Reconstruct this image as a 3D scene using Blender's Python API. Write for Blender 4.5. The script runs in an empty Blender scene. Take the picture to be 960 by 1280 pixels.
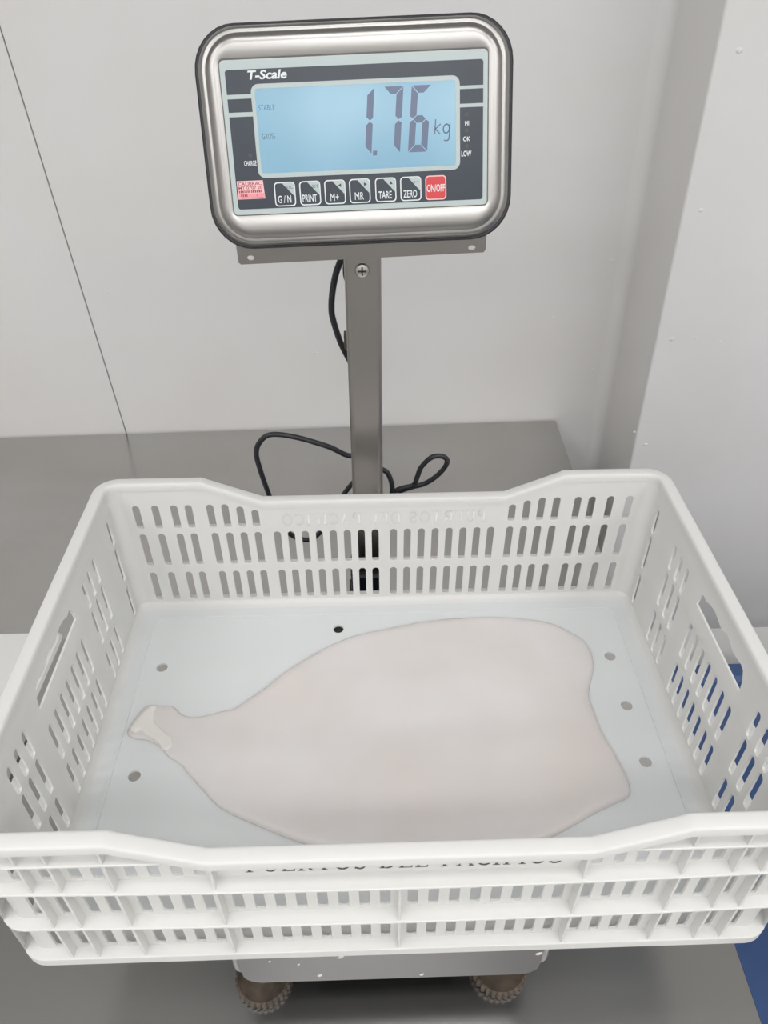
import bpy, bmesh, math, random
from mathutils import Vector, Matrix
from mathutils.geometry import delaunay_2d_cdt
random.seed(7)
scene = bpy.context.scene
COL = scene.collection

# ------------------------------------------------------------------ camera
CRATE_Z = 0.98                      # world height of the crate's underside
TABLE_Z = 0.85                      # world height of the steel table top
FOCAL_PX = 945.62
cam_d = bpy.data.cameras.new('camera')
cam_d.sensor_fit = 'VERTICAL'; cam_d.sensor_height = 36.0
cam_d.lens = FOCAL_PX / 1280.0 * 36.0
cam_d.clip_start = 0.02
cam = bpy.data.objects.new('camera', cam_d); COL.objects.link(cam)
RIGHT = Vector((0.9994100783, -0.0050054573, -0.0339770613))
DOWN = Vector((-0.0296239585, -0.6261751156, -0.7791194682))
FWD = Vector((-0.0173757410, 0.7796663838, -0.6259540028))
CAM = Vector((0.01371388, -0.45021567, 0.65275275 + CRATE_Z))
cam.matrix_world = Matrix(((RIGHT.x, -DOWN.x, -FWD.x, CAM.x), (RIGHT.y, -DOWN.y, -FWD.y, CAM.y),
                           (RIGHT.z, -DOWN.z, -FWD.z, CAM.z), (0, 0, 0, 1)))
scene.camera = cam

# ------------------------------------------------------------------ world, lamps, exposure
world = bpy.data.worlds.new('room_world'); scene.world = world
world.use_nodes = True
world.node_tree.nodes['Background'].inputs[0].default_value = (0.85, 0.92, 1.0, 1)
world.node_tree.nodes['Background'].inputs[1].default_value = 0.05
CEIL = 2.75
def area(name, x, y, sx, sy, power, col):
    l = bpy.data.lights.new(name, 'AREA'); l.shape = 'RECTANGLE'; l.size = sx; l.size_y = sy
    l.energy = power; l.color = col
    o = bpy.data.objects.new(name, l); COL.objects.link(o); o.location = (x, y, CEIL - 0.03)
    return o
LAMP = (1.0, 0.993, 0.985)
for lx in (-1.2, 0.1, 1.4):
    for ly in (-0.55, -1.45, -2.35): area('ceiling_light_panel', lx, ly, 1.0, 0.3, 11 if ly > -1 else 18, LAMP)
vs = scene.view_settings
vs.view_transform = 'Standard'; vs.look = 'None'; vs.gamma = 1.0
vs.use_curve_mapping = False
vs.exposure = -0.9

# ------------------------------------------------------------------ materials
def lin(c):
    c /= 255.0
    return c / 12.92 if c <= 0.04045 else ((c + 0.055) / 1.055) ** 2.4
def rgb(r, g, b): return (lin(r), lin(g), lin(b), 1.0)
def mat(name, col, rough=0.5, metal=0.0, spec=0.5, bump=None, var=None, sss=0.0, trans=0.0, emit=None, estr=0.0, aniso=None):
    m = bpy.data.materials.new(name); m.use_nodes = True
    nt = m.node_tree; b = nt.nodes['Principled BSDF']
    b.inputs['Base Color'].default_value = col
    b.inputs['Roughness'].default_value = rough
    b.inputs['Metallic'].default_value = metal
    b.inputs['Specular IOR Level'].default_value = spec
    if emit:
        b.inputs['Emission Color'].default_value = emit; b.inputs['Emission Strength'].default_value = estr
    if sss:
        b.inputs['Subsurface Weight'].default_value = sss
        b.inputs['Subsurface Radius'].default_value = (0.012, 0.010, 0.009)
        b.inputs['Subsurface Scale'].default_value = 1.0
    tc = nt.nodes.new('ShaderNodeTexCoord')
    if var:                                     # (scale xyz, other colour, low, high)
        mp = nt.nodes.new('ShaderNodeMapping'); mp.inputs['Scale'].default_value = var[0]
        nz = nt.nodes.new('ShaderNodeTexNoise'); nz.inputs['Scale'].default_value = 1.0; nz.inputs['Detail'].default_value = 5
        rp = nt.nodes.new('ShaderNodeValToRGB')
        rp.color_ramp.elements[0].position = var[2]; rp.color_ramp.elements[1].position = var[3]
        rp.color_ramp.elements[0].color = col; rp.color_ramp.elements[1].color = var[1]
        nt.links.new(tc.outputs['Object'], mp.inputs['Vector']); nt.links.new(mp.outputs['Vector'], nz.inputs['Vector'])
        nt.links.new(nz.outputs['Fac'], rp.inputs['Fac']); nt.links.new(rp.outputs['Color'], b.inputs['Base Color'])
    if bump:                                    # (scale xyz, strength, distance)
        mp = nt.nodes.new('ShaderNodeMapping'); mp.inputs['Scale'].default_value = bump[0]
        nz = nt.nodes.new('ShaderNodeTexNoise'); nz.inputs['Scale'].default_value = 1.0; nz.inputs['Detail'].default_value = 4
        bp = nt.nodes.new('ShaderNodeBump'); bp.inputs['Strength'].default_value = bump[1]; bp.inputs['Distance'].default_value = bump[2]
        nt.links.new(tc.outputs['Object'], mp.inputs['Vector']); nt.links.new(mp.outputs['Vector'], nz.inputs['Vector'])
        nt.links.new(nz.outputs['Fac'], bp.inputs['Height']); nt.links.new(bp.outputs['Normal'], b.inputs['Normal'])
    if trans:                                   # light passes through thin plastic
        tr = nt.nodes.new('ShaderNodeBsdfTranslucent'); tr.inputs['Color'].default_value = col
        mx = nt.nodes.new('ShaderNodeMixShader'); mx.inputs[0].default_value = trans
        out = nt.nodes['Material Output']
        nt.links.new(b.outputs[0], mx.inputs[1]); nt.links.new(tr.outputs[0], mx.inputs[2]); nt.links.new(mx.outputs[0], out.inputs['Surface'])
    return m

M = {}
M['wall'] = mat('painted_wall', rgb(226, 225, 225), 0.45, bump=((9, 9, 9), 0.12, 0.004), var=((3, 3, 3), rgb(221, 219, 217), 0.4, 0.65))
M['ceil'] = mat('ceiling_paint', rgb(232, 232, 230), 0.8)
M['sealant'] = mat('grey_sealant', rgb(150, 150, 150), 0.7)
M['floor'] = mat('epoxy_floor', rgb(150, 152, 150), 0.35, var=((6, 6, 6), rgb(128, 130, 128), 0.35, 0.7))
M['curb'] = mat('curb_paint', rgb(222, 222, 220), 0.5)
M['table'] = mat('brushed_steel_table', rgb(190, 189, 187), 0.23, 1.0, bump=((2, 180, 2), 0.05, 0.0005), var=((2.2, 7, 2), rgb(182, 180, 177), 0.35, 0.7))
M['steel'] = mat('stainless', rgb(164, 162, 160), 0.30, 1.0, bump=((260, 6, 6), 0.06, 0.0004))
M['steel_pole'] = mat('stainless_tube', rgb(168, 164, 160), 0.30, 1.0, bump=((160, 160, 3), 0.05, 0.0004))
M['steel_lip_dim'] = mat('stainless_dim_reflection', rgb(98, 97, 99), 0.28, 1.0, bump=((4, 4, 220), 0.05, 0.0004))  # same stainless as the top, its colour darkened to stand for dim reflections
M['chrome'] = mat('screw_steel', rgb(205, 202, 198), 0.2, 1.0)
M['dark'] = mat('screw_recess_shade', rgb(40, 38, 36), 0.6)
M['gasket'] = mat('black_rubber', rgb(38, 38, 44), 0.45)
M['cable'] = mat('cable_rubber', rgb(34, 36, 42), 0.42)
M['blackplastic'] = mat('black_plastic', rgb(26, 30, 42), 0.45)
M['underframe'] = mat('painted_frame', rgb(24, 27, 34), 0.6)
M['foot'] = mat('brown_foot_plastic', rgb(86, 74, 62), 0.6, var=((90, 90, 90), rgb(58, 50, 44), 0.35, 0.7))
M['plastic'] = mat('white_crate_plastic', rgb(242, 242, 240), 0.36, sss=0.0, trans=0.30, bump=((40, 40, 40), 0.05, 0.001))
M['plastic_floor'] = mat('white_crate_base_plastic', rgb(233, 236, 237), 0.42, trans=0.20, bump=((60, 60, 60), 0.05, 0.001))
M['ink'] = mat('printed_ink', rgb(92, 94, 96), 0.6)
M['ghost'] = mat('print_showing_through', rgb(231, 232, 231), 0.5)
M['squid'] = mat('squid_flesh', rgb(217, 214, 213), 0.38, sss=0.08, var=((8, 8, 8), rgb(213, 206, 203), 0.35, 0.7), bump=((26, 26, 26), 0.10, 0.002))
M['skin'] = mat('squid_skin_scrap', rgb(225, 222, 217), 0.42, sss=0.1)
M['label_grey'] = mat('label_grey_print', rgb(180, 192, 192), 0.35)
M['label_dark'] = mat('label_navy_print', rgb(46, 55, 66), 0.3)
M['white_print'] = mat('label_white_print', rgb(222, 228, 230), 0.4)
M['red'] = mat('red_key', rgb(205, 62, 66), 0.35)
M['lamp_off'] = mat('unlit_lamp', rgb(62, 68, 76), 0.3)
M['sticker'] = mat('pink_sticker', rgb(240, 190, 192), 0.5)
M['sticker_ink'] = mat('sticker_ink', rgb(150, 66, 76), 0.6)
M['sticker_red'] = mat('sticker_red_band', rgb(234, 150, 160), 0.5)
M['seg'] = mat('lcd_segment', rgb(98, 110, 136), 0.3)
M['seg_small'] = mat('lcd_small_segment', rgb(84, 122, 144), 0.3)
M['blue'] = mat('blue_bin_plastic', rgb(54, 82, 130), 0.42, var=((8, 8, 8), rgb(46, 74, 120), 0.4, 0.7))
M['board'] = mat('white_board_plastic', rgb(226, 226, 223), 0.5)
M['fleck'] = mat('dried_fleck', rgb(215, 215, 212), 0.6)
def lcd_mat():
    m = bpy.data.materials.new('backlit_lcd'); m.use_nodes = True
    nt = m.node_tree; b = nt.nodes['Principled BSDF']
    b.inputs['Roughness'].default_value = 0.18
    b.inputs['Base Color'].default_value = rgb(60, 84, 98)
    tc = nt.nodes.new('ShaderNodeTexCoord'); nz = nt.nodes.new('ShaderNodeTexNoise')
    mp = nt.nodes.new('ShaderNodeMapping'); mp.inputs['Scale'].default_value = (11, 4, 5)
    nz.inputs['Scale'].default_value = 1; nz.inputs['Detail'].default_value = 1
    rp = nt.nodes.new('ShaderNodeValToRGB')
    rp.color_ramp.elements[0].position = 0.35; rp.color_ramp.elements[0].color = rgb(124, 170, 194)
    rp.color_ramp.elements[1].position = 0.68; rp.color_ramp.elements[1].color = rgb(150, 192, 212)
    nt.links.new(tc.outputs['Object'], mp.inputs['Vector']); nt.links.new(mp.outputs['Vector'], nz.inputs['Vector'])
    nt.links.new(nz.outputs['Fac'], rp.inputs['Fac']); nt.links.new(rp.outputs['Color'], b.inputs['Emission Color'])
    b.inputs['Emission Strength'].default_value = 1.5
    return m
M['lcd'] = lcd_mat()

# ------------------------------------------------------------------ helpers
class MB:
    """collects geometry with material slots, then links ONE mesh object"""
    def __init__(s): s.v = []; s.f = []; s.m = []; s.mats = []
    def mi(s, m):
        if m not in s.mats: s.mats.append(m)
        return s.mats.index(m)
    def add(s, verts, faces, m):
        k = len(s.v); i = s.mi(m)
        s.v += [tuple(v) for v in verts]
        for f in faces: s.f.append(tuple(a + k for a in f)); s.m.append(i)
    def box(s, lo, hi, m):
        x0, y0, z0 = lo; x1, y1, z1 = hi
        s.add([(x0,y0,z0),(x1,y0,z0),(x1,y1,z0),(x0,y1,z0),(x0,y0,z1),(x1,y0,z1),(x1,y1,z1),(x0,y1,z1)],
              [(0,3,2,1),(4,5,6,7),(0,1,5,4),(1,2,6,5),(2,3,7,6),(3,0,4,7)], m)
    def build(s, name, parent=None, xf=None, smooth=35, bevel=0):
        me = bpy.data.meshes.new(name)
        vv = [xf(Vector(v)) for v in s.v] if xf else s.v
        me.from_pydata([tuple(v) for v in vv], [], s.f)
        for m in s.mats: me.materials.append(M[m])
        for p, i in zip(me.polygons, s.m): p.material_index = i
        bm = bmesh.new(); bm.from_mesh(me)
        bmesh.ops.remove_doubles(bm, verts=bm.verts, dist=1e-6)
        bmesh.ops.recalc_face_normals(bm, faces=bm.faces)
        bm.to_mesh(me); bm.free()
        if smooth:
            me.polygons.foreach_set('use_smooth', [True] * len(me.polygons))
            me.set_sharp_from_angle(angle=math.radians(smooth))
        o = bpy.data.objects.new(name, me); COL.objects.link(o)
        if parent: o.parent = parent
        if bevel:
            b = o.modifiers.new('bevel', 'BEVEL'); b.width = bevel; b.segments = 3; b.limit_method = 'ANGLE'; b.angle_limit = math.radians(40)
        return o
def empty(name, loc, rot=(0, 0, 0)):
    o = bpy.data.objects.new(name, None); COL.objects.link(o)
    o.location = loc; o.rotation_euler = rot; o.empty_display_size = 0.05
    return o
def tag(o, label, cat, group=None):
    o['label'] = label; o['category'] = cat
    if group: o['group'] = group
    return o
def structure(o): o['kind'] = 'structure'; return o
def loft(rings, closed_ring=True, cap=(False, False), closed_loft=False):
    n = len(rings[0]); v = [p for r in rings for p in r]; f = []
    R = len(rings)
    for i in range(R if closed_loft else R - 1):
        a = i * n; b = ((i + 1) % R) * n
        for j in range(n if closed_ring else n - 1):
            k = (j + 1) % n; f.append((a + j, a + k, b + k, b + j))
    if cap[0]: f.append(tuple(range(n))[::-1])
    if cap[1]: f.append(tuple((R - 1) * n + j for j in range(n)))
    return v, f
def rrect(hw, hh, r, n=7, cx=0, cy=0):
    out = []
    for (sx, sy, a0) in ((1, 1, 0), (-1, 1, 90), (-1, -1, 180), (1, -1, 270)):
        for i in range(n):
            a = math.radians(a0 + 90 * i / (n - 1))
            out.append((cx + sx * (hw - r) + r * math.cos(a), cy + sy * (hh - r) + r * math.sin(a)))
    return out
def filled(loops, thick):
    """flat sheet with holes: loops of 2-D points -> verts (x, y, +-thick/2), faces"""
    cu = bpy.data.curves.new('tmp', 'CURVE'); cu.dimensions = '2D'; cu.fill_mode = 'BOTH'; cu.extrude = thick / 2
    for lp in loops:
        sp = cu.splines.new('POLY'); sp.points.add(len(lp) - 1); sp.use_cyclic_u = True
        for p, q in zip(sp.points, lp): p.co = (q[0], q[1], 0, 1)
    o = bpy.data.objects.new('tmp', cu); COL.objects.link(o)
    dg = bpy.context.evaluated_depsgraph_get(); me = o.evaluated_get(dg).to_mesh()
    v = [tuple(x.co) for x in me.vertices]; f = [tuple(p.vertices) for p in me.polygons]
    bpy.data.objects.remove(o); bpy.data.curves.remove(cu)
    return v, f
def text2d(body, size=1.0, bold=0.0, shear=0.0, spacing=1.0):
    cu = bpy.data.curves.new('tmp', 'FONT'); cu.body = body; cu.size = size; cu.offset = bold; cu.shear = shear
    cu.space_character = spacing; cu.resolution_u = 3
    o = bpy.data.objects.new('tmp', cu); COL.objects.link(o)
    dg = bpy.context.evaluated_depsgraph_get(); me = o.evaluated_get(dg).to_mesh()
    v = [tuple(x.co) for x in me.vertices]; f = [tuple(p.vertices) for p in me.polygons]
    bpy.data.objects.remove(o); bpy.data.curves.remove(cu)
    return v, f
def fit_text(body, x0, y0, x1, y1, bold=0.0, shear=0.0):
    v, f = text2d(body, 1.0, bold, shear)
    a0 = min(p[0] for p in v); a1 = max(p[0] for p in v); b0 = min(p[1] for p in v); b1 = max(p[1] for p in v)
    return [(x0 + (p[0] - a0) / (a1 - a0) * (x1 - x0), y0 + (p[1] - b0) / (b1 - b0) * (y1 - y0), 0) for p in v], f
def tube(path, r, n=8, cap=True):
    pts = [Vector(p) for p in path]; rings = []
    up = Vector((0.13, 0.97, 0.2)).normalized()
    for i, p in enumerate(pts):
        t = (pts[min(i + 1, len(pts) - 1)] - pts[max(i - 1, 0)]).normalized()
        s = t.cross(up)
        if s.length < 1e-3: s = t.cross(Vector((1, 0, 0)))
        s.normalize(); up = s.cross(t).normalized()
        rr = r[i] if isinstance(r, (list, tuple)) else r
        rings.append([p + (s * math.cos(2 * math.pi * j / n) + up * math.sin(2 * math.pi * j / n)) * rr for j in range(n)])
    return loft(rings, cap=(cap, cap))
def catmull(pts, n=8):
    P = [Vector(p) for p in pts]; P = [2 * P[0] - P[1]] + P + [2 * P[-1] - P[-2]]; out = []
    for i in range(1, len(P) - 2):
        a, b, c, d = P[i - 1:i + 3]
        for k in range(n):
            t = k / n
            out.append(0.5 * ((2 * b) + (c - a) * t + (2 * a - 5 * b + 4 * c - d) * t * t + (3 * b - a - 3 * c + d) * t ** 3))
    out.append(P[-2]); return out

# ------------------------------------------------------------------ the room
WALL_Y = 0.795; COLUMN_X = 0.4155; COLUMN_Y = 0.610
RX0, RX1, RY0 = -2.3, 2.1, -2.9
m = MB(); m.box((RX0 - .1, RY0 - .1, -0.1), (RX1 + .1, WALL_Y + .2, 0), 'floor'); structure(m.build('floor'))
m = MB(); m.box((RX0 - .1, RY0 - .1, CEIL), (RX1 + .1, WALL_Y + .2, CEIL + .1), 'ceil'); structure(m.build('ceiling'))
m = MB(); m.box((RX0, WALL_Y + 0.012, 0), (COLUMN_X + .3, WALL_Y + .15, CEIL), 'sealant'); wb = structure(m.build('wall_back'))
def seam(z): return -0.5085 - (z - 0.862) * 0.0155
def panel(x0b, x0t, x1b, x1t):
    m = MB(); a, b = WALL_Y, WALL_Y + 0.012
    m.add([(x0b,a,0),(x1b,a,0),(x1t,a,CEIL),(x0t,a,CEIL),(x0b,b,0),(x1b,b,0),(x1t,b,CEIL),(x0t,b,CEIL)],
          [(0,1,2,3),(5,4,7,6),(4,0,3,7),(1,5,6,2),(3,2,6,7),(4,5,1,0)], 'wall')
    return m.build('wall_panel', wb, bevel=0.0012)
panel(RX0, RX0, seam(0) - 0.0009, seam(CEIL) - 0.0009)
panel(seam(0) + 0.0009, seam(CEIL) + 0.0009, COLUMN_X + .05, COLUMN_X + .05)
# projecting right-hand wall with a softly coved inner corner and a rounded arris
prof = []
for i in range(7):
    a = math.radians(90 * i / 6); prof.append((COLUMN_X - 0.022 + 0.022 * math.sin(a), WALL_Y - 0.022 + 0.022 * math.cos(a)))
prof = [(COLUMN_X - 0.026, WALL_Y + .004)] + [(x, y - .0003) for x, y in prof]
for i in range(5):
    a = math.radians(90 * i / 4); prof.append((COLUMN_X + 0.004 - 0.004 * math.cos(a), COLUMN_Y + 0.004 - 0.004 * math.sin(a)))
prof += [(RX1, COLUMN_Y), (RX1, WALL_Y + .15), (COLUMN_X - 0.026, WALL_Y + .0115)]
m = MB(); m.add(*loft([[(x, y, 0) for x, y in prof], [(x, y, CEIL) for x, y in prof]], cap=(True, True)), 'wall')
wr = structure(m.build('wall_right'))
m = MB(); m.box((RX0 - .1, RY0, 0), (RX0, WALL_Y + .15, CEIL), 'wall'); structure(m.build('wall_left'))
m = MB(); m.box((RX1, RY0, 0), (RX1 + .1, WALL_Y + .15, CEIL), 'wall'); structure(m.build('wall_far_right'))
m = MB(); m.box((RX0, RY0 - .1, 0), (RX1, RY0, CEIL), 'wall'); structure(m.build('wall_front'))
m = MB()                                        # kerb along the foot of the projecting wall
pr = [(COLUMN_Y - 0.0005, 0), (COLUMN_Y - 0.07, 0), (COLUMN_Y - 0.07, 0.36), (COLUMN_Y - 0.066, 0.375), (COLUMN_Y - 0.004, 0.447), (COLUMN_Y - 0.0005, 0.449)]
m.add(*loft([[(COLUMN_X, y, z) for y, z in pr], [(RX1 - .001, y, z) for y, z in pr]], cap=(True, True)), 'curb')
structure(m.build('baseboard_right'))
# paint lumps and nail dents on the plaster
def lump(x, z, r, parent, y):
    m = MB(); rings = []
    for k, (s, d) in enumerate(((1, 0), (0.8, 0.45), (0.4, 0.62))):
        rings.append([(x + r * s * math.cos(a) * 1.3, y - d * r * 0.5, z + r * s * math.sin(a)) for a in [j * math.pi / 4 for j in range(8)]])
    m.add(*loft(rings, cap=(False, True)), 'wall'); m.build('paint_lump', parent)
def on_plane(px, py, y):
    d = FWD + RIGHT * ((px - 480) / FOCAL_PX) + DOWN * ((py - 640) / FOCAL_PX)
    return CAM + d * ((y - CAM.y) / d.y)
for px, py, r in ((924, 63, .0035), (876, 263, .003), (840, 424, .0035), (870, 423, .002), (900, 427, .002), (807, 556, .0035), (793, 540, .002)):
    p = on_plane(px, py, COLUMN_Y); lump(p.x, p.z, r, wr, COLUMN_Y)
for px, py, r in ((765, 326, .003), (692, 397, .003), (741, 463, .003), (730, 478, .002), (395, 441, .002), (593, 455, .002), (306, 427, .0015), (135, 366, .002)):
    p = on_plane(px, py, WALL_Y); lump(p.x, p.z, r, wb, WALL_Y)

# ------------------------------------------------------------------ steel table
TX0, TX1, TY0, TY1 = -1.35, 0.324, -0.50, 0.7915
tab = empty('work_table', (0, 0.14, 0))
tag(tab, 'brushed stainless steel work table pushed against the white wall', 'table')
def T(v): return Vector((v.x, v.y - 0.14, v.z))
m = MB()
rings = []
for o, z in ((0.004, TABLE_Z), (0.0015, TABLE_Z - 0.0006), (0, TABLE_Z - 0.003), (0, TABLE_Z - 0.042), (0.002, TABLE_Z - 0.044)):
    rings.append([(TX0 + o, TY0 + o, z), (TX1 - o, TY0 + o, z), (TX1 - o, TY1 - o, z), (TX0 + o, TY1 - o, z)])
m.add(*loft(rings, cap=(True, True)), 'table'); m.build('table_top', tab, T)
for x in (TX0 + .08, TX1 - .1):
    for y in (TY0 + .08, TY1 - .08):
        m = MB(); m.add(*tube([(x, y, TABLE_Z - .046), (x, y, 0.03)], 0.02, 14), 'steel_pole')
        m.add(*tube([(x, y, 0.032), (x, y, 0.0)], [0.016, 0.024], 14), 'blackplastic'); m.build('leg', tab, T)
m = MB(); m.box((TX0 + .06, TY0 + .06, 0.22), (TX1 - .08, TY1 - .06, 0.25), 'table'); m.build('lower_shelf', tab, T)

# ------------------------------------------------------------------ scale and crate share the slight lean of the scale
TILT, YAW = 0.0290584, 0.0229885
ROT = Matrix.Rotation(YAW, 3, 'Z') @ Matrix.Rotation(TILT, 3, 'Y')
ORI = Vector((0, 0, CRATE_Z))
BASE = -(CRATE_Z - TABLE_Z)                     # table level below the crate, measured in the leaning frame
scale_root = empty('bench_scale', ORI + ROT @ Vector((0, 0, BASE)), (0, TILT, YAW))
tag(scale_root, 'stainless bench scale with lit blue display on a pole, under the white crate', 'scale')
def S(v): return Vector((v.x, v.y, v.z - BASE))            # leaning frame -> scale_root local
def SW(v):                                                  # world -> scale_root local
    return S(ROT.transposed() @ (Vector(v) - ORI))

# platform
PX0, PX1, PY0, PY1 = -0.140, 0.129, -0.196, 0.196
PT = -0.0042
cx, cy = (PX0 + PX1) / 2, (PY0 + PY1) / 2; hw, hh = (PX1 - PX0) / 2, (PY1 - PY0) / 2
m = MB(); rings = []
for o, z in ((0.012, PT), (0.004, PT - 0.0008), (0.0012, PT - 0.003), (0, PT - 0.007)):
    rings.append([(x, y, z) for x, y in rrect(hw - o, hh - o, 0.012, 6, cx, cy)])
m.add(*loft(rings[:2], cap=(True, False)), 'steel'); m.add(*loft(rings[1:]), 'steel_lip_dim')
LIP = -0.062
def lipside(p0, p1, nrm):                        # folded skirt with rounded lower corners and a small return
    p0, p1 = Vector(p0), Vector(p1); L = (p1 - p0).length; d = (p1 - p0) / L
    lp = [(0, PT - 0.007), (L, PT - 0.007)] + [(L - 0.016 + 0.016 * math.cos(a), LIP + 0.016 + 0.016 * math.sin(a)) for a in [-math.pi / 2 * i / 6 for i in range(7)]] \
        + [(0.016 - 0.016 * math.cos(a), LIP + 0.016 - 0.016 * math.sin(a)) for a in [math.pi / 2 - math.pi / 2 * i / 6 for i in range(7)]]
    v, f = filled([lp], 0.0015)
    m.add([p0 + d * a + Vector((0, 0, b)) + Vector(nrm) * (c - 0.00075) for a, b, c in v], f, 'steel_lip_dim')
lipside((PX0 + .010, PY0, 0), (PX1 - .010, PY0, 0), (0, -1, 0)); lipside((PX0 + .010, PY1, 0), (PX1 - .010, PY1, 0), (0, 1, 0))
lipside((PX0, PY0 + .010, 0), (PX0, PY1 - .010, 0), (-1, 0, 0)); lipside((PX1, PY0 + .010, 0), (PX1, PY1 - .010, 0), (1, 0, 0))
for (qx, qy, a0) in ((PX1 - .012, PY1 - .012, 0), (PX0 + .012, PY1 - .012, 90), (PX0 + .012, PY0 + .012, 180), (PX1 - .012, PY0 + .012, 270)):
    arc = [(qx + .012 * math.cos(math.radians(a0 + 15 * i)), qy + .012 * math.sin(math.radians(a0 + 15 * i))) for i in range(7)]
    m.add(*loft([[(x, y, PT - .007) for x, y in arc], [(x, y, LIP + .022) for x, y in arc]], closed_ring=False), 'steel_lip_dim')
plat = m.build('platform', scale_root, S)
plat['label'] = 'brushed steel weighing platform'
for x, z, r in ((-.047, -.014, .0028), (-.105, -.018, .0012), (-.082, -.026, .0012), (-.066, -.05, .0022), (.02, -.055, .002), (.1155, -.020, .003)):
    m = MB(); m.add(*loft([[(x + r * s * math.cos(a), PY0 - d, z + r * .7 * s * math.sin(a) + r * .5 * s * math.cos(a)) for a in [j * math.pi / 4 for j in range(8)]] for s, d in ((1, 0), (.7, .0008))], cap=(False, True)), 'fleck')
    m.build('fleck', plat, S)
m = MB(); zf0, zf1 = -0.098, -0.066             # dark under-frame
for a, b in (((-.115, -.165, zf0), (-.075, .17, zf1)), ((.06, -.165, zf0), (.10, .17, zf1)), ((-.075, -.03, zf0), (.06, .03, zf1)), ((-.045, .03, zf0), (.01, .30, zf1))):
    m.box(a, b, 'underframe')
m.box((-.13, -.185, -.066), (.119, .185, -.0632), 'underframe'); m.box((-.04, -.03, -.0632), (.02, .03, -.012), 'underframe')
m.build('base_frame', scale_root, S)
def foot(x, y):
    wz = SW(Vector((0, 0, 0)))
    zt = (TABLE_Z - ORI.z + x * math.sin(TILT)) / math.cos(TILT) + 0.0006
    m = MB(); N = 84; rings = []
    for rr, z, k in ((.021, 0, 0), (.026, .001, 1), (.0262, .010, 1), (.0235, .012, 0), (.019, .0105, 0), (.008, .0125, 0), (.006, .015, 0), (.006, -zt - .07, 0)):
        rings.append([(x + (rr - k * .0022 * (j % 3 == 0)) * math.cos(2 * math.pi * j / N), y + (rr - k * .0022 * (j % 3 == 0)) * math.sin(2 * math.pi * j / N), zt + z) for j in range(N)])
    m.add(*loft(rings, cap=(True, True)), 'foot'); return m.build('foot', scale_root, S)
foot(-.1235, -.168); foot(.0955, -.168); foot(-.1195, .165); foot(.0955, .165)
# pole
PCX, PCY, PH = -0.0175, 0.280, 0.018
m = MB(); m.add(*loft([[(x, y, z) for x, y in rrect(PH, PH, 0.0065, 6, PCX, PCY)] for z in (-.070, .3965)], cap=(True, True)), 'steel_pole')
pole = m.build('pole', scale_root, S)
m = MB(); rings = []
for o, z in ((0, -.0995), (0, -.022), (.003, -.019)):
    rings.append([(x, y, z) for x, y in rrect(PH + .0065 - o, PH + .0065 - o, 0.007, 6, PCX, PCY)])
m.add(*loft(rings, cap=(True, True)), 'blackplastic'); m.build('pole_socket', scale_root, S)['label'] = 'black plastic socket'
def disc(c, r, h, mname, n=20):                 # pan head facing -y
    rings = []
    for s, d in ((1, 0), (1, .3), (.85, .75), (.45, 1.0)):
        rings.append([(c[0] + r * s * math.cos(2 * math.pi * j / n), c[1] - h * d, c[2] + r * s * math.sin(2 * math.pi * j / n)) for j in range(n)])
    return loft(rings, cap=(False, True))
sx, sz = PCX - .0005, .3795
m = MB(); m.add(*disc((sx, PCY - PH, sz), .0072, .0042, 'chrome'), 'chrome')
m.box((sx - .0042, PCY - PH - .0045, sz - .0008), (sx + .0042, PCY - PH - .0038, sz + .0008), 'dark')  # dark bars on the head stand for shade inside the cross recess
m.box((sx - .0008, PCY - PH - .0045, sz - .0042), (sx + .0008, PCY - PH - .0038, sz + .0042), 'dark')
m.build('screw', pole, S)

# indicator: points given on its tilted face (u right, v up, d towards the viewer), millimetres
IC = Vector((-0.010, 0.225, 0.5068 + CRATE_Z)); IX = Vector((0.9998, 0.0176, 0.0014)).normalized(); IZ = Vector((-0.0067, 0.3058, 0.9521)).normalized()
IN = IX.cross(IZ).normalized(); 
def I(v): return SW(IC + (IX * v[0] + IZ * v[1] + IN * v[2]) * 0.001)
m = MB()
def ring(hw, hh, r, d, oy=0): return [(x, y, d) for x, y in rrect(hw, hh, r, 9, 0, oy)]
front = [ring(106.8, 57.2, 3.5, -1.2), ring(107.2, 57.6, 4, -.4), ring(107.8, 58.4, 4.5, 0), ring(111.5, 68.5, 18, .2), ring(114.5, 71.8, 23, -.2), ring(116.8, 74.2, 25.5, -1.4),
         ring(118.4, 75.8, 27, -3.2), ring(119.4, 76.8, 28, -3.6), ring(120.6, 78, 29, -3.3), ring(122.6, 79.8, 31, -4.2), ring(124.6, 81.4, 32.5, -6.5), ring(125.8, 82.4, 33, -10), ring(126, 82.5, 33, -13)]
m.add(*loft(front, cap=(True, False)), 'steel')
back = [ring(126, 82.5, 33, -19), ring(125.5, 82, 33, -45), ring(122, 79, 31, -52), ring(112, 70, 25, -58), ring(105, 63, 20, -60)]
m.add(*loft(back, cap=(False, True)), 'steel')
ind = m.build('indicator', scale_root, I, smooth=50); ind['label'] = 'stainless weighing indicator with lit display'
m = MB(); m.add(*loft([ring(124.5, 81, 32, -12), ring(127.6, 83.6, 33.5, -11.6), ring(129, 84.8, 34.5, -13), ring(129, 84.8, 34.5, -17.5), ring(127.6, 83.6, 33.5, -19), ring(124.5, 81, 32, -18.6)]), 'gasket')
m.build('gasket', ind, I)['label'] = 'black rubber seal'
def sheet(m, pts, d, mname, th=0.12):
    m.add(*loft([[(x, y, d - th) for x, y in pts], [(x, y, d) for x, y in pts]], cap=(False, True)), mname)
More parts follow.
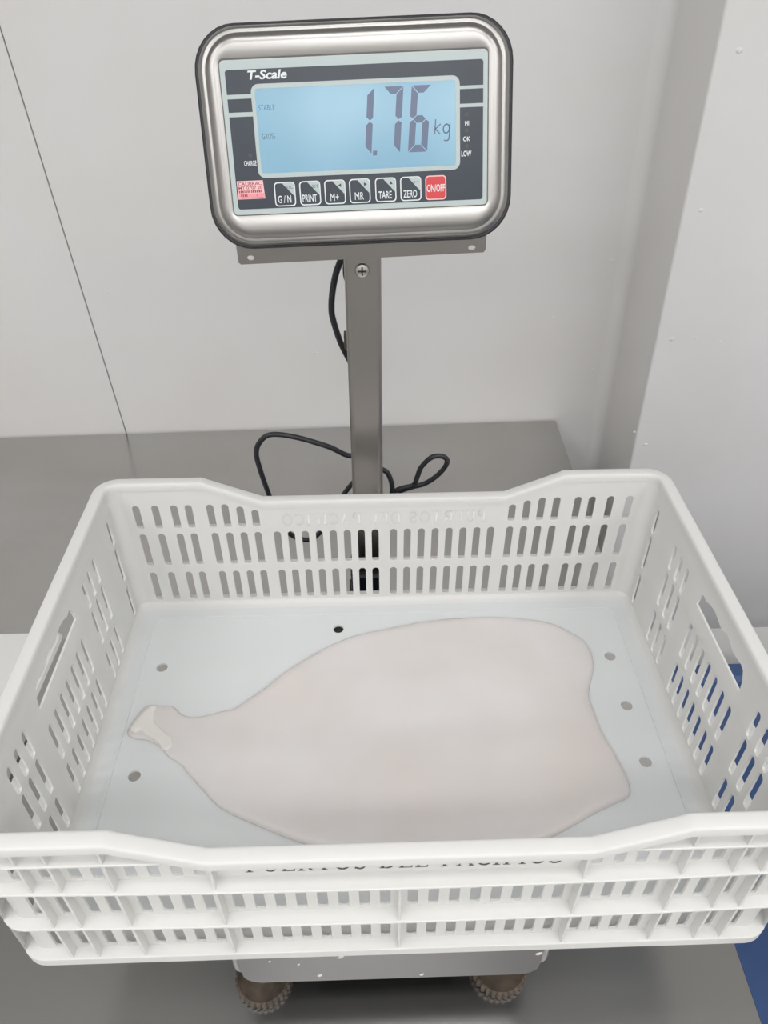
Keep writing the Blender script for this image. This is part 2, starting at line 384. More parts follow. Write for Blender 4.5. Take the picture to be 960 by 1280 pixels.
def rr4(x0, x1, y0, y1, r, n=6): return rrect((x1 - x0) / 2, (y1 - y0) / 2, r, n, (x0 + x1) / 2, (y0 + y1) / 2)
D0 = -1.2
m = MB(); sheet(m, rr4(-106.6, 106.6, -57, 57, 3.5), D0 + .3, 'label_grey', .3)
lab = m.build('face_label', ind, I); lab['label'] = 'grey and navy printed face'
m = MB(); sheet(m, rr4(-102.8, 103.2, -52.9, 50.2, 2.2), D0 + .4, 'label_dark', .1)
m.build('face_panel', ind, I)
def bar(*a):
    m = MB(); sheet(m, a_to(*a), D0 + .5, 'label_grey', .1); return m.build('face_stripe', ind, I)
def a_to(x0, x1, y0, y1): return [(x0, y0), (x1, y0), (x1, y1), (x0, y1)]
bar(-103.3, -83, 29.6, 32.7); bar(-103.3, -83, 16.7, 19.9); bar(84, 103.6, 29.6, 32.0); bar(84, 103.6, 16.5, 19.1)
m = MB()
v, f = filled([rr4(-83.4, 84.3, -29.4, 39.6, 6), rr4(-80.4, 80.8, -26.0, 36.2, 2.5)], .4)
m.add([(a, b, D0 + .55 + c) for a, b, c in v], f, 'label_grey'); m.build('display_frame', ind, I)
m = MB(); sheet(m, a_to(-81.4, 81.8, -27, 37.2), D0 + .48, 'lcd', .1); m.build('display', ind, I)['label'] = 'lit pale blue display'
DL = D0 + .53
def put(m, vf, d, mname): m.add([(a[0], a[1], d) for a in vf[0]], vf[1], mname)
SEG_W = 5.3
def digit(x0, segs):
    """seven-segment figure, lower-left corner at (x0, -14.7), leaning"""
    W, H, t, g = 15.8, 48.4, SEG_W, .42
    y0 = -14.7; h2 = H / 2
    P = {'a': [(g, H), (W - g, H), (W - t - g, H - t), (t + g, H - t)],
         'd': [(g, 0), (t + g, t), (W - t - g, t), (W - g, 0)],
         'g': [(t * .5 + g, h2), (t + g, h2 + t / 2), (W - t - g, h2 + t / 2), (W - t * .5 - g, h2), (W - t - g, h2 - t / 2), (t + g, h2 - t / 2)],
         'f': [(0, H - g), (t, H - t - g), (t, h2 + t / 2 + g), (t * .5, h2 + g), (0, h2 + t * .4)],
         'b': [(W, H - g), (W, h2 + t * .4), (W - t * .5, h2 + g), (W - t, h2 + t / 2 + g), (W - t, H - t - g)],
         'e': [(0, g), (0, h2 - t * .4), (t * .5, h2 - g), (t, h2 - t / 2 - g), (t, t + g)],
         'c': [(W, g), (W - t, t + g), (W - t, h2 - t / 2 - g), (W - t * .5, h2 - g), (W, h2 - t * .4)]}
    m = MB()
    for s in segs:
        pts = [(x0 + x + y * .093, y0 + y) for x, y in P[s]]
        m.add([(x, y, DL) for x, y in pts], [tuple(range(len(pts)))], 'seg')
    return m.build('digit', ind, I, smooth=0)
digit(-4.6, 'bc'); digit(18.9, 'abc'); digit(41.3, 'acdefg')
m = MB(); m.add([(12.3, -15.9, DL), (15.6, -15.9, DL), (15.9, -12.4, DL), (12.6, -12.4, DL)], [(0, 1, 2, 3)], 'seg'); m.build('decimal_point', ind, I, smooth=0)
def stroke(m, pl, t, d, mname):
    for (ax, ay), (bx_, by_) in zip(pl[:-1], pl[1:]):
        a, b = Vector((ax, ay)), Vector((bx_, by_)); u = (b - a).normalized() * t * .3; n = Vector((-u.y, u.x)).normalized() * t / 2
        m.add([(*(a - u + n), d), (*(a - u - n), d), (*(b + u - n), d), (*(b + u + n), d)], [(0, 1, 2, 3)], mname)
m = MB()
stroke(m, [(64.6, 8.6), (63.6, -2.0)], .95, DL, 'seg'); stroke(m, [(68.4, 5.0), (64.2, 1.6), (67.9, -2.0)], .95, DL, 'seg')
oval = [(73.2 + 2.5 * math.cos(a) + .093 * 3.3 * math.sin(a), 1.6 + 3.3 * math.sin(a)) for a in [k * math.pi / 8 for k in range(17)]]
stroke(m, oval, .95, DL, 'seg'); stroke(m, [(76.2, 5.0), (75.4, -5.0), (74.8, -6.6), (73.4, -7.3), (71.2, -7.0)], .95, DL, 'seg'); m.build('unit_lettering', ind, I, smooth=0)
m = MB(); put(m, fit_text('STABLE', -78.4, 20.6, -65.4, 24.6), DL, 'seg_small'); put(m, fit_text('GROSS', -77.4, -.4, -66.8, 3.9, .01), DL, 'seg_small'); m.build('status_lettering', ind, I, smooth=0)
DP = D0 + .45
m = MB(); put(m, fit_text('T-Scale', -84.8, 42.7, -53.6, 49.3, .028, .2), DP, 'white_print'); m.build('brand_lettering', ind, I, smooth=0)
for t, a in (('CHARGE', (-94.4, -19.7, -84.2, -15.8, .012)), ('HI', (88.4, 3.3, 91.7, 6.6, .02)), ('OK', (86.9, -8.4, 92.7, -4.8, .02)), ('LOW', (85.4, -19.6, 93.7, -15.4, .02))):
    m = MB(); put(m, fit_text(t, *a), DP, 'white_print'); m.build('lamp_lettering', ind, I, smooth=0)
for x, y in ((-88.8, -11.8), (89.8, 11.4), (89.8, -.2), (89.8, -11.8)):
    m = MB(); sheet(m, [(x + 1.6 * math.cos(a), y + 1.6 * math.sin(a)) for a in [j * math.pi / 6 for j in range(12)]], D0 + .5, 'lamp_off', .1); m.build('indicator_lamp', ind, I, smooth=0)
def button(x0, text, tw, sym=None, red=False):
    m = MB(); x1 = x0 + 17.6; y0, y1 = -51.8, -33.0
    sheet(m, rr4(x0, x1, y0, y1, 3.0), D0 + .55, 'white_print' if not red else 'sticker', .15)
    sheet(m, rr4(x0 + .9, x1 - .9, y0 + .9, y1 - .9, 2.3), D0 + .62, 'red' if red else 'label_dark', .1)
    d = D0 + .66; xc = (x0 + x1) / 2
    if not red:
        m.add([(x0 + 6.6, y1 - .6, d), (x1 - 2.4, y1 - .6, d), (x1 - .6, y1 - 2.4, d), (x1 - .6, y0 + 7.2, d)], [(0, 1, 2, 3)], 'label_grey')
        put(m, fit_text(text, xc - tw / 2 - .6, y0 + 2.6, xc + tw / 2 - .6, y0 + 8.4, .012 if len(text) > 2 else 0), d + .03, 'white_print')
        s = d + .03; ax, ay = x1 - 4.3, y1 - 4.4
        if sym in ('left', 'right', 'up'):
            a0 = {'left': math.pi, 'right': 0, 'up': math.pi / 2}[sym]
            m.add([(ax + 1.7 * math.cos(a0 + k * 2.094), ay + 1.7 * math.sin(a0 + k * 2.094), s) for k in range(3)], [(0, 1, 2)], 'label_dark')
        elif sym == 'enter':
            m.add([(ax - 2.8, ay, s), (ax - 1.2, ay + 1.1, s), (ax - 1.2, ay - 1.1, s)], [(0, 1, 2)], 'label_dark')
            m.add([(ax - 1.2, ay - .3, s), (ax + 2, ay - .3, s), (ax + 2, ay + 1.4, s), (ax + 1.4, ay + 1.4, s), (ax + 1.4, ay + .3, s), (ax - 1.2, ay + .3, s)], [(0, 1, 2, 3, 4, 5)], 'label_dark')
        elif sym: put(m, fit_text(sym, ax - 2.6, ay - 1.1, ax + 2.6, ay + 1.3), s, 'label_dark')
    else: put(m, fit_text(text, xc - tw / 2, y0 + 6.2, xc + tw / 2, y0 + 12, .012), d, 'white_print')
    return m.build('button', ind, I, smooth=0)
for x, t, w, s in ((-71.4, 'G / N', 11, 'ESC'), (-50.3, 'PRINT', 12, 'SET'), (-29.4, 'M+', 7, 'left'), (-8.6, 'MR', 7.5, 'right'), (13.1, 'TARE', 11, 'up'), (34.1, 'ZERO', 11.4, 'enter')): button(x, t, w, s)
button(55.1, 'ON/OFF', 15, None, True)['label'] = 'red power key'
m = MB(); sheet(m, [(-101.8, -45), (-79.4, -45), (-80.2, -30.9), (-102, -30.9)], D0 + .6, 'sticker', .15); ds = D0 + .63
put(m, fit_text('CALIBRAC', -101, -34.6, -81.4, -31.9, .012), ds, 'sticker_ink'); put(m, fit_text('MT 0707 20', -101, -37.6, -81, -35.1, .01), ds, 'sticker_ink')
x = -101
while x < -81.5:
    w = random.uniform(.8, 1.4); m.box((x, -40.2, ds - .02), (x + w, -38.3, ds), 'sticker_ink'); x += w + random.uniform(.35, .7)
m.box((-101.4, -44.6, ds - .02), (-79.8, -40.7, ds), 'sticker_red')
x = -99.5
while x < -94: m.box((x, -43.1, ds), (x + .9, -41.3, ds + .02), 'sticker_ink'); x += 1.5
m.box((-86.4, -43, ds), (-86, -41.2, ds + .02), 'sticker_ink'); m.box((-99.5, -44.4, ds), (-81, -44.0, ds + .02), 'sticker_ink')
m.build('calibration_sticker', ind, I, smooth=0)['label'] = 'pink calibration sticker'
# bracket under the indicator
m = MB(); bx0, bx1, bz0, bz1, by = -0.1285, 0.1035, 0.3925, 0.4125, 0.2535
def wv(x, y, z): return (x, y, z + CRATE_Z)
lp = [(bx0 + .002, bz0 + .0), (bx1 - .002, bz0 + .0035), (bx1, bz0 + .006), (bx1, bz1), (bx0, bz1), (bx0, bz0 + .002)]
def hole(cx, cz): return [(cx + .0034 * math.cos(a), cz + .0024 * math.sin(a)) for a in [j * math.pi / 6 for j in range(12)]]
v, f = filled([lp, hole(-.1165, .3985), hole(.0905, .4007)], .0016)
m.add([wv(a, by + c, b) for a, b, c in v], f, 'steel_pole')
m.box(wv(bx0, by, .3985), wv(bx1, .325, .4002), 'steel_pole') if False else None
for a, b in (((bx0 + .03, by + .0008, .4000), (bx1 - .03, .318, .4016)), ((PCX - .028 + .006, .262, .3985), (PCX + .03, .318, .4000))): m.box(wv(*a), wv(*b), 'steel_pole')
m.build('bracket', scale_root, SW)
m = MB(); m.box(wv(-.07, .2550, .4016), wv(.05, .275, .4330), 'steel_pole'); m.build('mount_block', scale_root, SW)
# cable: world points measured on the photograph, hanging behind the crate beside the pole
def cable(pts, name='cable', r=.0034):
    m = MB(); m.add(*tube(catmull([(x, y, z + CRATE_Z) for x, y, z in pts], 8), r, 8), 'cable'); o = m.build(name, scale_root, SW, smooth=60); o['label'] = 'black rubber cable'; return o
cable([(-.026, .30, .425), (-.030, .306, .40), (-.034, .31, .378), (-.042, .312, .358), (-.047, .312, .339), (-.0495, .312, .322), (-.049, .312, .308), (-.043, .314, .28), (-.034, .32, .252), (-.024, .328, .22), (-.018, .332, .18), (-.022, .333, .14),
       (-.041, .333, .114 + .002), (-.070, .333, .131), (-.108, .333, .146), (-.137, .333, .151), (-.152, .333, .142), (-.160, .333, .124), (-.158, .333, .095), (-.153, .333, .061), (-.146, .333, .02), (-.134, .333, -.008), (-.112, .333, -.021), (-.093, .333, -.010),
       (-.075, .335, .018), (-.05, .338, .06), (-.02, .338, .092), (-.001, .335, .090), (.006, .333, .079), (.008, .331, .060), (.001, .329, .03), (-.008, .322, -.03), (-.012, .315, -.06)])
cable([(-.03, .326, .40), (-.031, .322, .375), (-.0325, .32, .352), (-.027, .32, .335), (-.022, .322, .30)], r=.003)
cable([(.002, .330, .045), (.012, .333, .058), (.023, .334, .0625), (.036, .335, .066), (.041, .336, .078), (.046, .337, .092), (.059, .338, .106), (.072, .338, .1075), (.079, .338, .101), (.076, .338, .090), (.065, .338, .076), (.050, .338, .065), (.034, .337, .061), (.014, .335, .052), (-.004, .33, .02), (-.010, .32, -.06)])
m = MB(); m.add(*loft([[(x, y, z) for x, y in rrect(PH + .001, PH + .001, .0066, 6, PCX, PCY)] for z in (.290, .2945)]), 'blackplastic')
m.box((PCX - PH - .006, PCY - .002, .291), (PCX - PH, PCY + .003, .294), 'fleck'); m.box((PCX - PH - .004, PCY + .012, .288), (PCX - PH, PCY + .02, .297), 'fleck'); m.v = [(v[0], v[1] + (.001 if False else 0), v[2]) for v in m.v]
m = MB(); m.box((PCX - PH - .0035, PCY + .004, .286), (PCX - PH + .0, PCY + .014, .302), 'foot'); m.build('cable_clip', scale_root, S)

# ------------------------------------------------------------------ crate
crate = empty('plastic_crate', ORI, (0, TILT, YAW))
tag(crate, 'white slotted plastic crate with dipped long sides standing on the scale', 'crate')
LX, LY, CR, H, DIP = 0.290, 0.190, 0.012, 0.183, 0.0266
def topz(x):
    t = (0.193 - abs(x)) / 0.0625
    t = min(1, max(0, t)); e = 0.06
    if t < e: t = t * t / (2 * e) + e * 0 if t < e else t
    return H - DIP * min(1, max(0, t))
def slot(cx, z0, z1, w=0.0079):
    r = w / 2; n = 6
    return [(cx + r * math.cos(math.pi * i / n), z1 - r + r * math.sin(math.pi * i / n)) for i in range(n + 1)] + \
           [(cx - r * math.cos(math.pi * i / n), z0 + r * .6 - r * .6 * math.sin(math.pi * i / n)) for i in range(n + 1)]
XS = [10.2, 25.6, 41.1, 56.6, 72.1, 87.6, 103.0, 118.4, 139.6, 155.2, 171, 187, 210, 225.4, 245.5, 266]
ROWS = ((.1215, .154), (.0670, .1145), (.0125, .0570))
TH = 0.002
XE = LX - CR
def long_panel(sgn, name):
    xs = [-XE, -.2, -.193, -.19, -.186, -.16, -.135, -.1305, -.128, 0, .128, .1305, .135, .16, .186, .19, .193, .2, XE]
    loops = [[(-XE, 0), (XE, 0)] + [(x, topz(x) - .003) for x in reversed(xs)]]
    for x in XS:
        for s in (-1, 1):
            for k, (a, b) in enumerate(ROWS):
                if k == 0:
                    if x < 130: continue
                    if x < 150: b = .1455
                    elif x < 165: b = .1505
                loops.append(slot(s * x / 1000, a, b))
    v, f = filled(loops, TH)
    m = MB(); m.add([(a, sgn * (LY + TH / 2 + c), b) for a, b, c in v], f, 'plastic'); return m.build(name, crate)
long_panel(1, 'back_panel'); long_panel(-1, 'front_panel')
YS = [167] + [110, 92.5, 75.5] + [38.5 - 15.9 * i for i in range(7)] + [-90.5, -106.5, -122] + [-166]
YE = LY - CR
def side_panel(sgn):
    loops = [[(-YE, 0), (YE, 0), (YE, H - .003), (-YE, H - .003)]]
    for y in YS:
        mid = -60 < y < 42
        for k, (a, b) in enumerate(ROWS):
            if k == 0:
                if mid: continue
                a, b = .1185, .1515
            loops.append(slot(y / 1000, a, b, .0076))
    hp = [(.043, .1375), (.041, .150), (.037, .1555), (.030, .1545), (.021, .1585), (.012, .1600), (.004, .1585), (-.003, .1570), (-.009, .1575), (-.016, .1605), (-.024, .1595), (-.031, .1565), (-.038, .1570), (-.047, .1590), (-.053, .1575), (-.057, .150), (-.0595, .1375)]
    loops.append(hp)
    v, f = filled(loops, TH)
    m = MB(); m.add([(sgn * (LX + TH / 2 + c), a, b) for a, b, c in v], f, 'plastic'); return m.build('side_panel', crate)
side_panel(-1); side_panel(1)
def corner_arc(sx, sy, r, n=8):
    cx, cy = sx * XE, sy * YE
    return [(cx + sx * r * math.sin(math.pi / 2 * i / n), cy + sy * r * math.cos(math.pi / 2 * i / n)) for i in range(n + 1)]
for sx in (-1, 1):
    for sy in (-1, 1):
        m = MB(); a = corner_arc(sx, sy, CR); b = corner_arc(sx, sy, CR + TH)
        rings = [[(x, y, 0) for x, y in a], [(x, y, H - .003) for x, y in a], [(x, y, H - .003) for x, y in b], [(x, y, 0) for x, y in b]]
        m.add(*loft(rings, closed_ring=False, closed_loft=True), 'plastic'); m.build('corner_post', crate)
# perimeter path: (x, y, nx, ny, side)
def perimeter():
    P = []; n = 8
    lx = sorted(set([-XE, XE, 0] + [s * a for s in (-1, 1) for a in (.2, .195, .191, .187, .18, .16, .14, .1345, .1305, .1275, .122, .06)]))
    for x in lx: P.append((x, -LY, 0, -1))
    for i in range(1, n): a = math.pi / 2 * i / n; P.append((XE + CR * math.sin(a), -YE - CR * math.cos(a), math.sin(a), -math.cos(a)))
    for y in (-YE, -.08, 0, .08, YE): P.append((LX, y, 1, 0))
    for i in range(1, n): a = math.pi / 2 * i / n; P.append((XE + CR * math.cos(a), YE + CR * math.sin(a), math.cos(a), math.sin(a)))
    for x in reversed(lx): P.append((x, LY, 0, 1))
    for i in range(1, n): a = math.pi / 2 * i / n; P.append((-XE - CR * math.sin(a), YE + CR * math.cos(a), -math.sin(a), math.cos(a)))
    for y in (YE, .08, 0, -.08, -YE): P.append((-LX, y, -1, 0))
    for i in range(1, n): a = math.pi / 2 * i / n; P.append((-XE - CR * math.cos(a), -YE - CR * math.sin(a), -math.cos(a), -math.sin(a)))
    return P
PER = perimeter()
def bow(x, y, ny): return .0034 * max(0, 1 - (x / .275) ** 2) if ny < -.99 else 0.0       # the loaded front wall bellies out
def sweep(profile, zf, closed=True, path=PER, bowed=False):
    rings = [[(x + nx * o, y + ny * (o + (bow(x, y, ny) * bowed if o > .008 else 0)), zf(x, y, ny) + z) for (x, y, nx, ny) in path] for o, z in profile]
    v, f = loft(rings, closed_ring=closed, closed_loft=True)
    if not closed:
        n = len(path); f.append(tuple(i * n for i in range(len(rings)))); f.append(tuple(i * n + n - 1 for i in range(len(rings)))[::-1])
    return v, f
def rim_z(x, y, ny): return topz(x) if abs(ny) > .99 else H
m = MB(); m.add(*sweep([(-.0008, -.005), (-.0007, -.0014), (.0002, -.0003), (.0018, 0), (.0100, -.0004), (.0112, -.0010), (.0118, -.0024), (.0120, -.009), (.0102, -.009), (.0095, -.0045), (.002, -.004), (.002, -.009), (-.0008, -.009)], rim_z), 'plastic')
m.build('rim', crate, smooth=50)
OUT = .0108
def ledge(z, path=PER, closed=True, t=.0022, bend=0.0):
    m = MB(); m.add(*sweep([(TH, z), (OUT - .0006, z - .0002), (OUT, z - .0008), (OUT, z - t), (TH, z - t)], lambda x, y, n: 0, closed, path, bowed=bend), 'plastic'); return m.build('ledge', crate)
ledge(.1190, bend=1.0); ledge(.0640, bend=.75)
ledge(.0100, t=.0100, bend=0)
# the dip level carries on round each corner as a short ledge
n0 = len(PER)
for sx in (-1, 1):
    for sy in (-1, 1):
        seg = [p for p in PER if p[0] * sx > .150 and p[1] * sy > .14]
        seg.sort(key=lambda p: math.atan2(p[1] * sy, p[0] * sx))
        seg = [(sx * LX, sy * .066, sx, 0)] + [p for p in seg]
        ledge(.1568, seg, False)
RX = [0, 129, 198.5, 235.3, 255.8, 280]
def rib(c, axis, sgn, z1):
    m = MB(); t = .0009; o0, o1 = TH, OUT - .0012
    if axis == 'x':
        e = bow(c, 0, sgn); a = sgn * (LY + o0); b = sgn * (LY + o1 + e * .7); b0 = sgn * (LY + o1); b1 = sgn * (LY + o1); zm = .118 if z1 > .12 else z1
        pl = [(a, .004), (b0, .004), (b, .062), (b, zm), (b1, z1), (a, z1)]
        m.add(*loft([[(c - t, p, q) for p, q in pl], [(c + t, p, q) for p, q in pl]], cap=(True, True)), 'plastic')
    else:
        xs = sorted((sgn * (LX + o0), sgn * (LX + o1))); m.box((xs[0], c - t, .004), (xs[1], c + t, z1), 'plastic')
    return m.build('rib', crate, smooth=0)
for sgn in (-1, 1):
    for x in RX:
        for s in ((1,) if x == 0 else (-1, 1)):
            if x < 275: rib(s * x / 1000, 'x', sgn, topz(x / 1000) - .006 if x else .1185)
    for y in (.139, .057, -.0745, -.144): rib(y, 'y', sgn, .177 if abs(y) > .1 else .1565)
for sx in (-1, 1):                              # closed outer skin on the flank of each corner
    for sy in (-1, 1):
        def cs(o): return [(sx * (XE + (CR + o) * math.sin(a)), sy * (YE + (CR + o) * math.cos(a))) for a in [math.radians(48 + 6 * i) for i in range(8)]] + [(sx * (LX + o), sy * (YE - .012))]
        a, b = cs(OUT - .0018), cs(OUT - .0003)
        m = MB(); m.add(*loft([[(x, y, .004) for x, y in a], [(x, y, .1566) for x, y in a], [(x, y, .1566) for x, y in b], [(x, y, .004) for x, y in b]], closed_ring=False, closed_loft=True), 'plastic'); m.build('corner_skin', crate)
# base plate with drain holes and a coved edge
def circ(x, y, r, n=16): return [(x + r * math.cos(2 * math.pi * j / n), y + r * math.sin(2 * math.pi * j / n)) for j in range(n)]
holes = [circ(s * .246, y, .0060) for s in (-1, 1) for y in (.0945, .0285, -.0375, -.1035)] + [circ(s * .0545, t * .1445, .0060) for s in (-1, 1) for t in (-1, 1)]
v, f = filled([[(x, y) for x, y in rrect(LX + .001, LY + .001, CR, 8)]] + holes, .0025)
m = MB(); m.add([(a, b, c + .00325) for a, b, c in v], f, 'plastic_floor'); m.build('base_panel', crate)
m = MB(); prof = [(-.009, .0045), (-.006, .0050), (-.003, .0062), (-.001, .0082), (.0002, .0105), (.0002, .0045)]
m.add(*sweep(prof, lambda x, y, n: 0), 'plastic'); m.build('cove', crate, smooth=60)
v, f = filled([[(x, y) for x, y in rrect(LX - .020, LY - .020, .014, 8)], [(x, y) for x, y in rrect(LX - .0225, LY - .0225, .012, 8)]], .0012)
m = MB(); m.add([(a, b, c + .0050) for a, b, c in v], f, 'plastic_floor'); m.build('base_bead', crate)
# printed name (serif capitals made of strokes on a 0..1 em box)
def arcp(cx, cy, rx, ry, a0, a1, n=12): return [(cx + rx * math.cos(math.radians(a0 + (a1 - a0) * i / n)), cy + ry * math.sin(math.radians(a0 + (a1 - a0) * i / n))) for i in range(n + 1)]
K, k = .15, .06
def sf(x, y, w=.34): return ([(x - w / 2, y), (x + w / 2, y)], k)
G = {'P': (.72, [([(.2, 0), (.2, 1)], K), sf(.2, .03), ([(.05, .97), (.42, .97)], k), (arcp(.42, .73, .24, .24, 90, -90), .11), ([(.2, .49), (.42, .49)], k)]),
     'U': (.86, [([(.2, 1), (.2, .3)], K), (arcp(.44, .3, .24, .27, 180, 360), .09), ([(.68, .3), (.68, 1)], k), sf(.2, .97), sf(.68, .97, .28)]),
     'E': (.74, [([(.2, 0), (.2, 1)], K), ([(.05, .97), (.66, .97)], k), ([(.05, .03), (.68, .03)], k), ([(.2, .5), (.52, .5)], k), ([(.66, .97), (.66, .78)], k), ([(.68, .03), (.68, .24)], k), ([(.52, .4), (.52, .6)], k)]),
     'R': (.84, [([(.2, 0), (.2, 1)], K), sf(.2, .03), ([(.05, .97), (.42, .97)], k), (arcp(.42, .74, .22, .23, 90, -90), .11), ([(.2, .51), (.42, .51)], k), ([(.40, .5), (.70, .03)], .13), ([(.64, .03), (.82, .03)], k)]),
     'T': (.78, [([(.4, 0), (.4, 1)], K), sf(.4, .03), ([(.06, .97), (.74, .97)], k), ([(.06, .97), (.06, .74)], k), ([(.74, .97), (.74, .74)], k)]),
     'O': (.90, [(arcp(.45, .5, .34, .45, 0, 360, 24), .12)]),
     'S': (.66, [(arcp(.33, .74, .21, .22, 20, 260, 12) + arcp(.33, .27, .22, .24, 80, -160, 12), .11), ([(.53, .97), (.53, .76)], k), ([(.11, .03), (.11, .26)], k)]),
     'D': (.88, [([(.2, 0), (.2, 1)], K), ([(.05, .97), (.42, .97)], k), ([(.05, .03), (.42, .03)], k), (arcp(.42, .5, .34, .47, 90, -90, 14), .11)]),
     'L': (.70, [([(.2, 0), (.2, 1)], K), sf(.2, .97), ([(.05, .03), (.64, .03)], k), ([(.64, .03), (.64, .27)], k)]),
     'A': (.84, [([(.12, .03), (.42, 1)], .07), ([(.42, 1), (.74, .03)], K), ([(.22, .35), (.62, .35)], k), sf(.12, .03, .26), sf(.74, .03, .28)]),
     'C': (.80, [(arcp(.46, .5, .33, .45, 40, 320, 18), .12), ([(.70, .96), (.70, .72)], k)]),
     'I': (.42, [([(.2, 0), (.2, 1)], K), sf(.2, .97), sf(.2, .03)]),
     'F': (.70, [([(.2, 0), (.2, 1)], K), sf(.2, .03), ([(.05, .97), (.64, .97)], k), ([(.64, .97), (.64, .76)], k), ([(.2, .5), (.5, .5)], k), ([(.5, .4), (.5, .6)], k)])}
def serif(body):
    V = []; F = []; x = 0
    for ch in body:
        if ch == ' ': x += .5; continue
        w, st = G[ch]
        for pl, t in st:
            for i in range(len(pl) - 1):
                a, b = Vector(pl[i]), Vector(pl[i + 1]); d = (b - a).normalized(); e = d * (t * .18 if len(pl) > 3 else 0); nn = Vector((-d.y, d.x)) * t / 2; q = len(V)
                for p in (a - e + nn, a - e - nn, b + e - nn, b + e + nn): V.append((x + p.x, p.y))
                F.append((q, q + 1, q + 2, q + 3))
        x += w + .07
    return [(a / (x - .07), b) for a, b in V], F
v, f = serif('PUERTOS DEL PACIFICO')
m = MB(); m.add([(-.108 + a * .224, -(LY + TH + .0003), .1245 + b * .0165) for a, b in v], f, 'ink'); m.build('printed_lettering', crate, smooth=0)['label'] = 'grey printed name on the outside'
m = MB(); m.add([(.112 - a * .224, LY + TH + .0003, .1225 + b * .0165) for a, b in v], f, 'ink'); m.build('printed_lettering', crate, smooth=0)
m = MB(); m.add([(.112 - a * .224, LY - .0002, .1225 + b * .0165) for a, b in v], f, 'ghost'); m.build('lettering_showing_through', crate, smooth=0)

# ------------------------------------------------------------------ squid mantle
OUTL = [(-264, 12), (-259, 29), (-251, 43), (-236, 42), (-224, 41), (-213, 31), (-201, 27), (-186, 29), (-173, 33), (-160, 36), (-146, 48), (-131, 61), (-115, 78), (-99, 92), (-78, 108), (-56, 122), (-34, 132), (-11, 138), (21, 146), (53, 152), (91, 155), (128, 155), (155, 152), (182, 146), (198, 138), (212, 126), (222, 115), (226, 96), (223, 76), (215, 57), (209, 39), (210, 19), (212, -5), (217, -25), (221, -45), (223, -62), (219, -74), (204, -81), (183, -90), (163, -100), (139, -111), (109, -120), (59, -127), (4, -128), (-37, -122), (-65, -115), (-94, -105), (-123, -92), (-146, -81), (-162, -71), (-179, -54), (-193, -39), (-205, -26), (-216, -19), (-230, -5), (-244, 2), (-256, 4)]
from mathutils import noise
def closed_spline(pts, n=4):
    N = len(pts); out = []
    for i in range(N):
        a, b, c, d = [Vector((*pts[(i + j) % N], 0)) for j in (-1, 0, 1, 2)]
        for q in range(n):
            t = q / n; p = 0.5 * ((2 * b) + (c - a) * t + (2 * a - 5 * b + 4 * c - d) * t * t + (3 * b - a - 3 * c + d) * t ** 3); out.append((p.x, p.y))
    return out
def slab(outline, thick, edge, step, zbase, wob, profile):
    ol = closed_spline(outline)
    def dist(x, y):
        best = 1e9
        for i in range(len(ol)):
            ax, ay = ol[i]; bx, by = ol[(i + 1) % len(ol)]
            dx, dy = bx - ax, by - ay; t = max(0, min(1, ((x - ax) * dx + (y - ay) * dy) / (dx * dx + dy * dy + 1e-9)))
            e = (ax + dx * t - x) ** 2 + (ay + dy * t - y) ** 2
            if e < best: best = e
        return math.sqrt(best)
    def inside(x, y):
        c = False
        for i in range(len(ol)):
            ax, ay = ol[i]; bx, by = ol[i - 1]
            if (ay > y) != (by > y) and x < (bx - ax) * (y - ay) / (by - ay) + ax: c = not c
        return c
    x0 = min(p[0] for p in ol); x1 = max(p[0] for p in ol); y0 = min(p[1] for p in ol); y1 = max(p[1] for p in ol)
    pts = [Vector(p) for p in ol]; ds = [0.0] * len(ol)
    r = 0; y = y0
    while y < y1:
        x = x0 + (step / 2 if r % 2 else 0)
        while x < x1:
            if inside(x, y):
                d = dist(x, y)
                if d > step * .45: pts.append(Vector((x, y))); ds.append(d)
            x += step
        y += step * .87; r += 1
    # extra rows hugging the edge for a rounded rim
    N = len(ol)
    for off in (1.2, 3.0):
        for i in range(0, N):
            a, b = Vector(ol[i - 1]), Vector(ol[(i + 1) % N]); t = (b - a).normalized(); nn = Vector((-t.y, t.x))
            for s in (1, -1):
                p = Vector(ol[i]) + nn * s * off
                if inside(p.x, p.y):
                    d = dist(p.x, p.y)
                    if d > off * .8: pts.append(p); ds.append(d)
                    break
    v2, e2, f2, ov, oe, of = delaunay_2d_cdt(pts, [(i, (i + 1) % N) for i in range(N)], [], 1, 1e-4)
    top = []; bot = []; n = len(v2)
    for i, p in enumerate(v2):
        d = ds[ov[i][0]] if ov[i] else 0
        q = min(1, d / edge); hgt = thick * profile(p.x, p.y) * math.sqrt(max(0, 1 - (1 - q) ** 2))
        hgt += wob * noise.noise(Vector((p.x * .012, p.y * .012, 3.1))) * q + wob * .35 * noise.noise(Vector((p.x * .04, p.y * .04, 7))) * q
        zb = zbase + .4 * min(1, d / 4) * 0
        top.append((p.x * .001, p.y * .001, (zb + max(hgt, .25 if d > 0 else 0) + (.9 if d == 0 else .9)) * .001)); bot.append((p.x * .001, p.y * .001, zb * .001))
    faces = [tuple(f) for f in f2] + [tuple(a + n for a in reversed(f)) for f in f2]
    cnt = {}
    for f in f2:
        for a, b in zip(f, list(f[1:]) + [f[0]]):
            kk = (min(a, b), max(a, b)); cnt.setdefault(kk, []).append((a, b))
    for kk, l in cnt.items():
        if len(l) == 1: a, b = l[0]; faces.append((b, a, a + n, b + n))
    return top + bot, faces
def prof_squid(x, y):
    t = 1.0
    if x < -120: t = .45 + .55 * max(0, (x + 260) / 140)
    return t
squid = empty('squid_mantle', ORI + ROT @ Vector((0, 0, .0045)), (0, TILT, YAW))
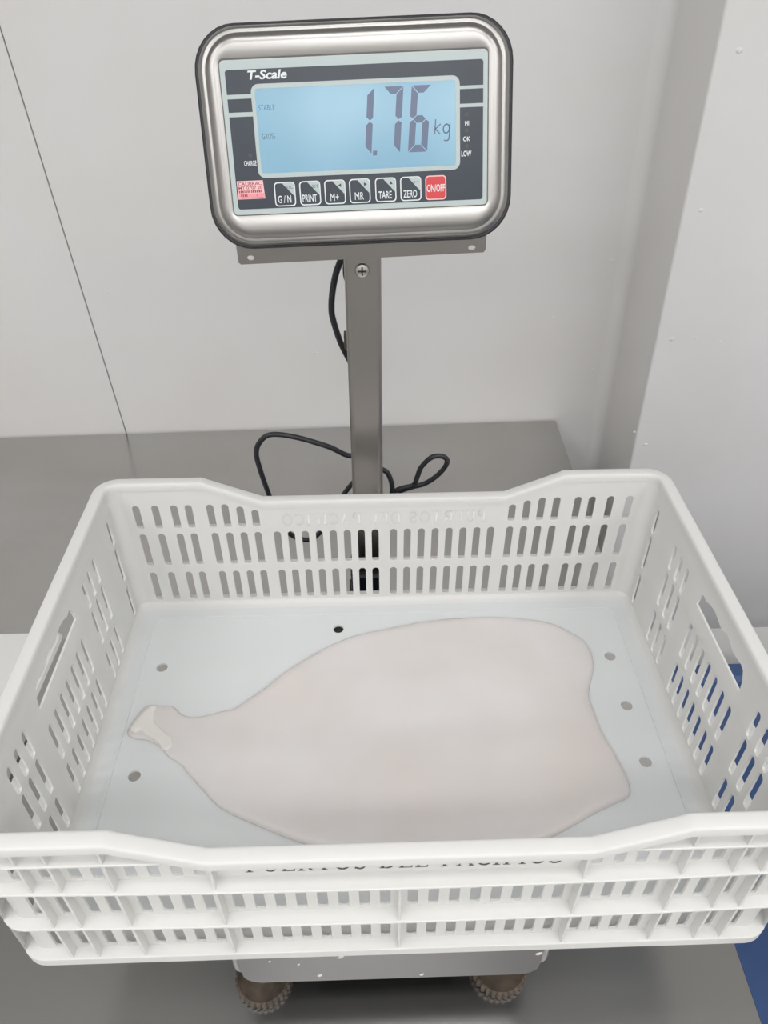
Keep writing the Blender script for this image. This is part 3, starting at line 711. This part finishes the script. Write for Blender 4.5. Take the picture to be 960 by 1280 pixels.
tag(squid, 'pale pinkish white squid mantle lying flat on the crate base', 'squid')
def Q(v): return Vector((v.x, v.y, v.z - .0045))
m = MB(); m.add(*slab(OUTL, 4.6, 9, 6.0, 5.0, 2.2, prof_squid), 'squid')
m.build('mantle', squid, Q, smooth=80)
FL = [(-262, 13), (-257, 26), (-251, 36), (-247, 41), (-240, 41), (-240, 32), (-238, 22), (-231, 14), (-222, 6), (-216, -1), (-215, -9), (-222, -12), (-230, -4), (-238, 2), (-245, 6), (-250, 10), (-256, 8)]
m = MB(); m.add(*slab(FL, 3.0, 4, 2.2, 6.5, 3.5, lambda x, y: 1), 'skin'); m.build('folded_tip', squid, Q, smooth=80)['label'] = 'cream folded scrap of skin at the tail'

# ------------------------------------------------------------------ neighbours
bb = empty('plastic_bin', (0.66, 0.0, 0)); tag(bb, 'blue plastic bin with lid on the floor beside the steel table', 'bin')
def B(v): return Vector((v.x - .66, v.y, v.z))
bx, by, bhx, bhy, BT = .665, -.012, .318, .33, .70
m = MB(); m.add(*loft([[(x, y, z) for x, y in rrect(bhx - o, bhy - o, .05, 7, bx, by)] for o, z in ((.06, 0), (.055, .01), (.015, BT - .05), (.015, BT - .02))], cap=(True, True)), 'blue'); m.build('body', bb, B)
m = MB(); m.add(*loft([[(x, y, z) for x, y in rrect(bhx - o, bhy - o, max(.012, .05 - o * .6), 7, bx, by)] for o, z in ((.014, BT - .055), (.001, BT - .055), (0, BT - .05), (0, BT - .008), (.006, BT - .001), (.012, BT), (.03, BT), (.036, BT - .006), (.12, BT - .002), (.13, BT + .006), (.2, BT + .008))], cap=(True, True)), 'blue'); m.build('lid', bb, B)
for s in (-1, 1):
    m = MB(); m.add(*tube(catmull([(bx + s * .06, by - bhy + .012, .58), (bx + s * .05, by - bhy - .02, .57), (bx, by - bhy - .024, .568) if s > 0 else (bx, by - bhy - .024, .568)], 5), .007, 8), 'blue')
    m.build('handle', bb, B)
m = MB(); rings = []
for o, z in ((.003, 0), (0, .003), (0, .017), (.003, .020)):
    rings.append([(x, y, z) for x, y in rrect(.26 - o, .20 - o, .012, 5)])
m.add(*loft(rings, cap=(True, True)), 'board'); o = m.build('cutting_board')
o.location = (-.708, .060, TABLE_Z); tag(o, 'white plastic cutting board lying flat on the steel table', 'cutting board')
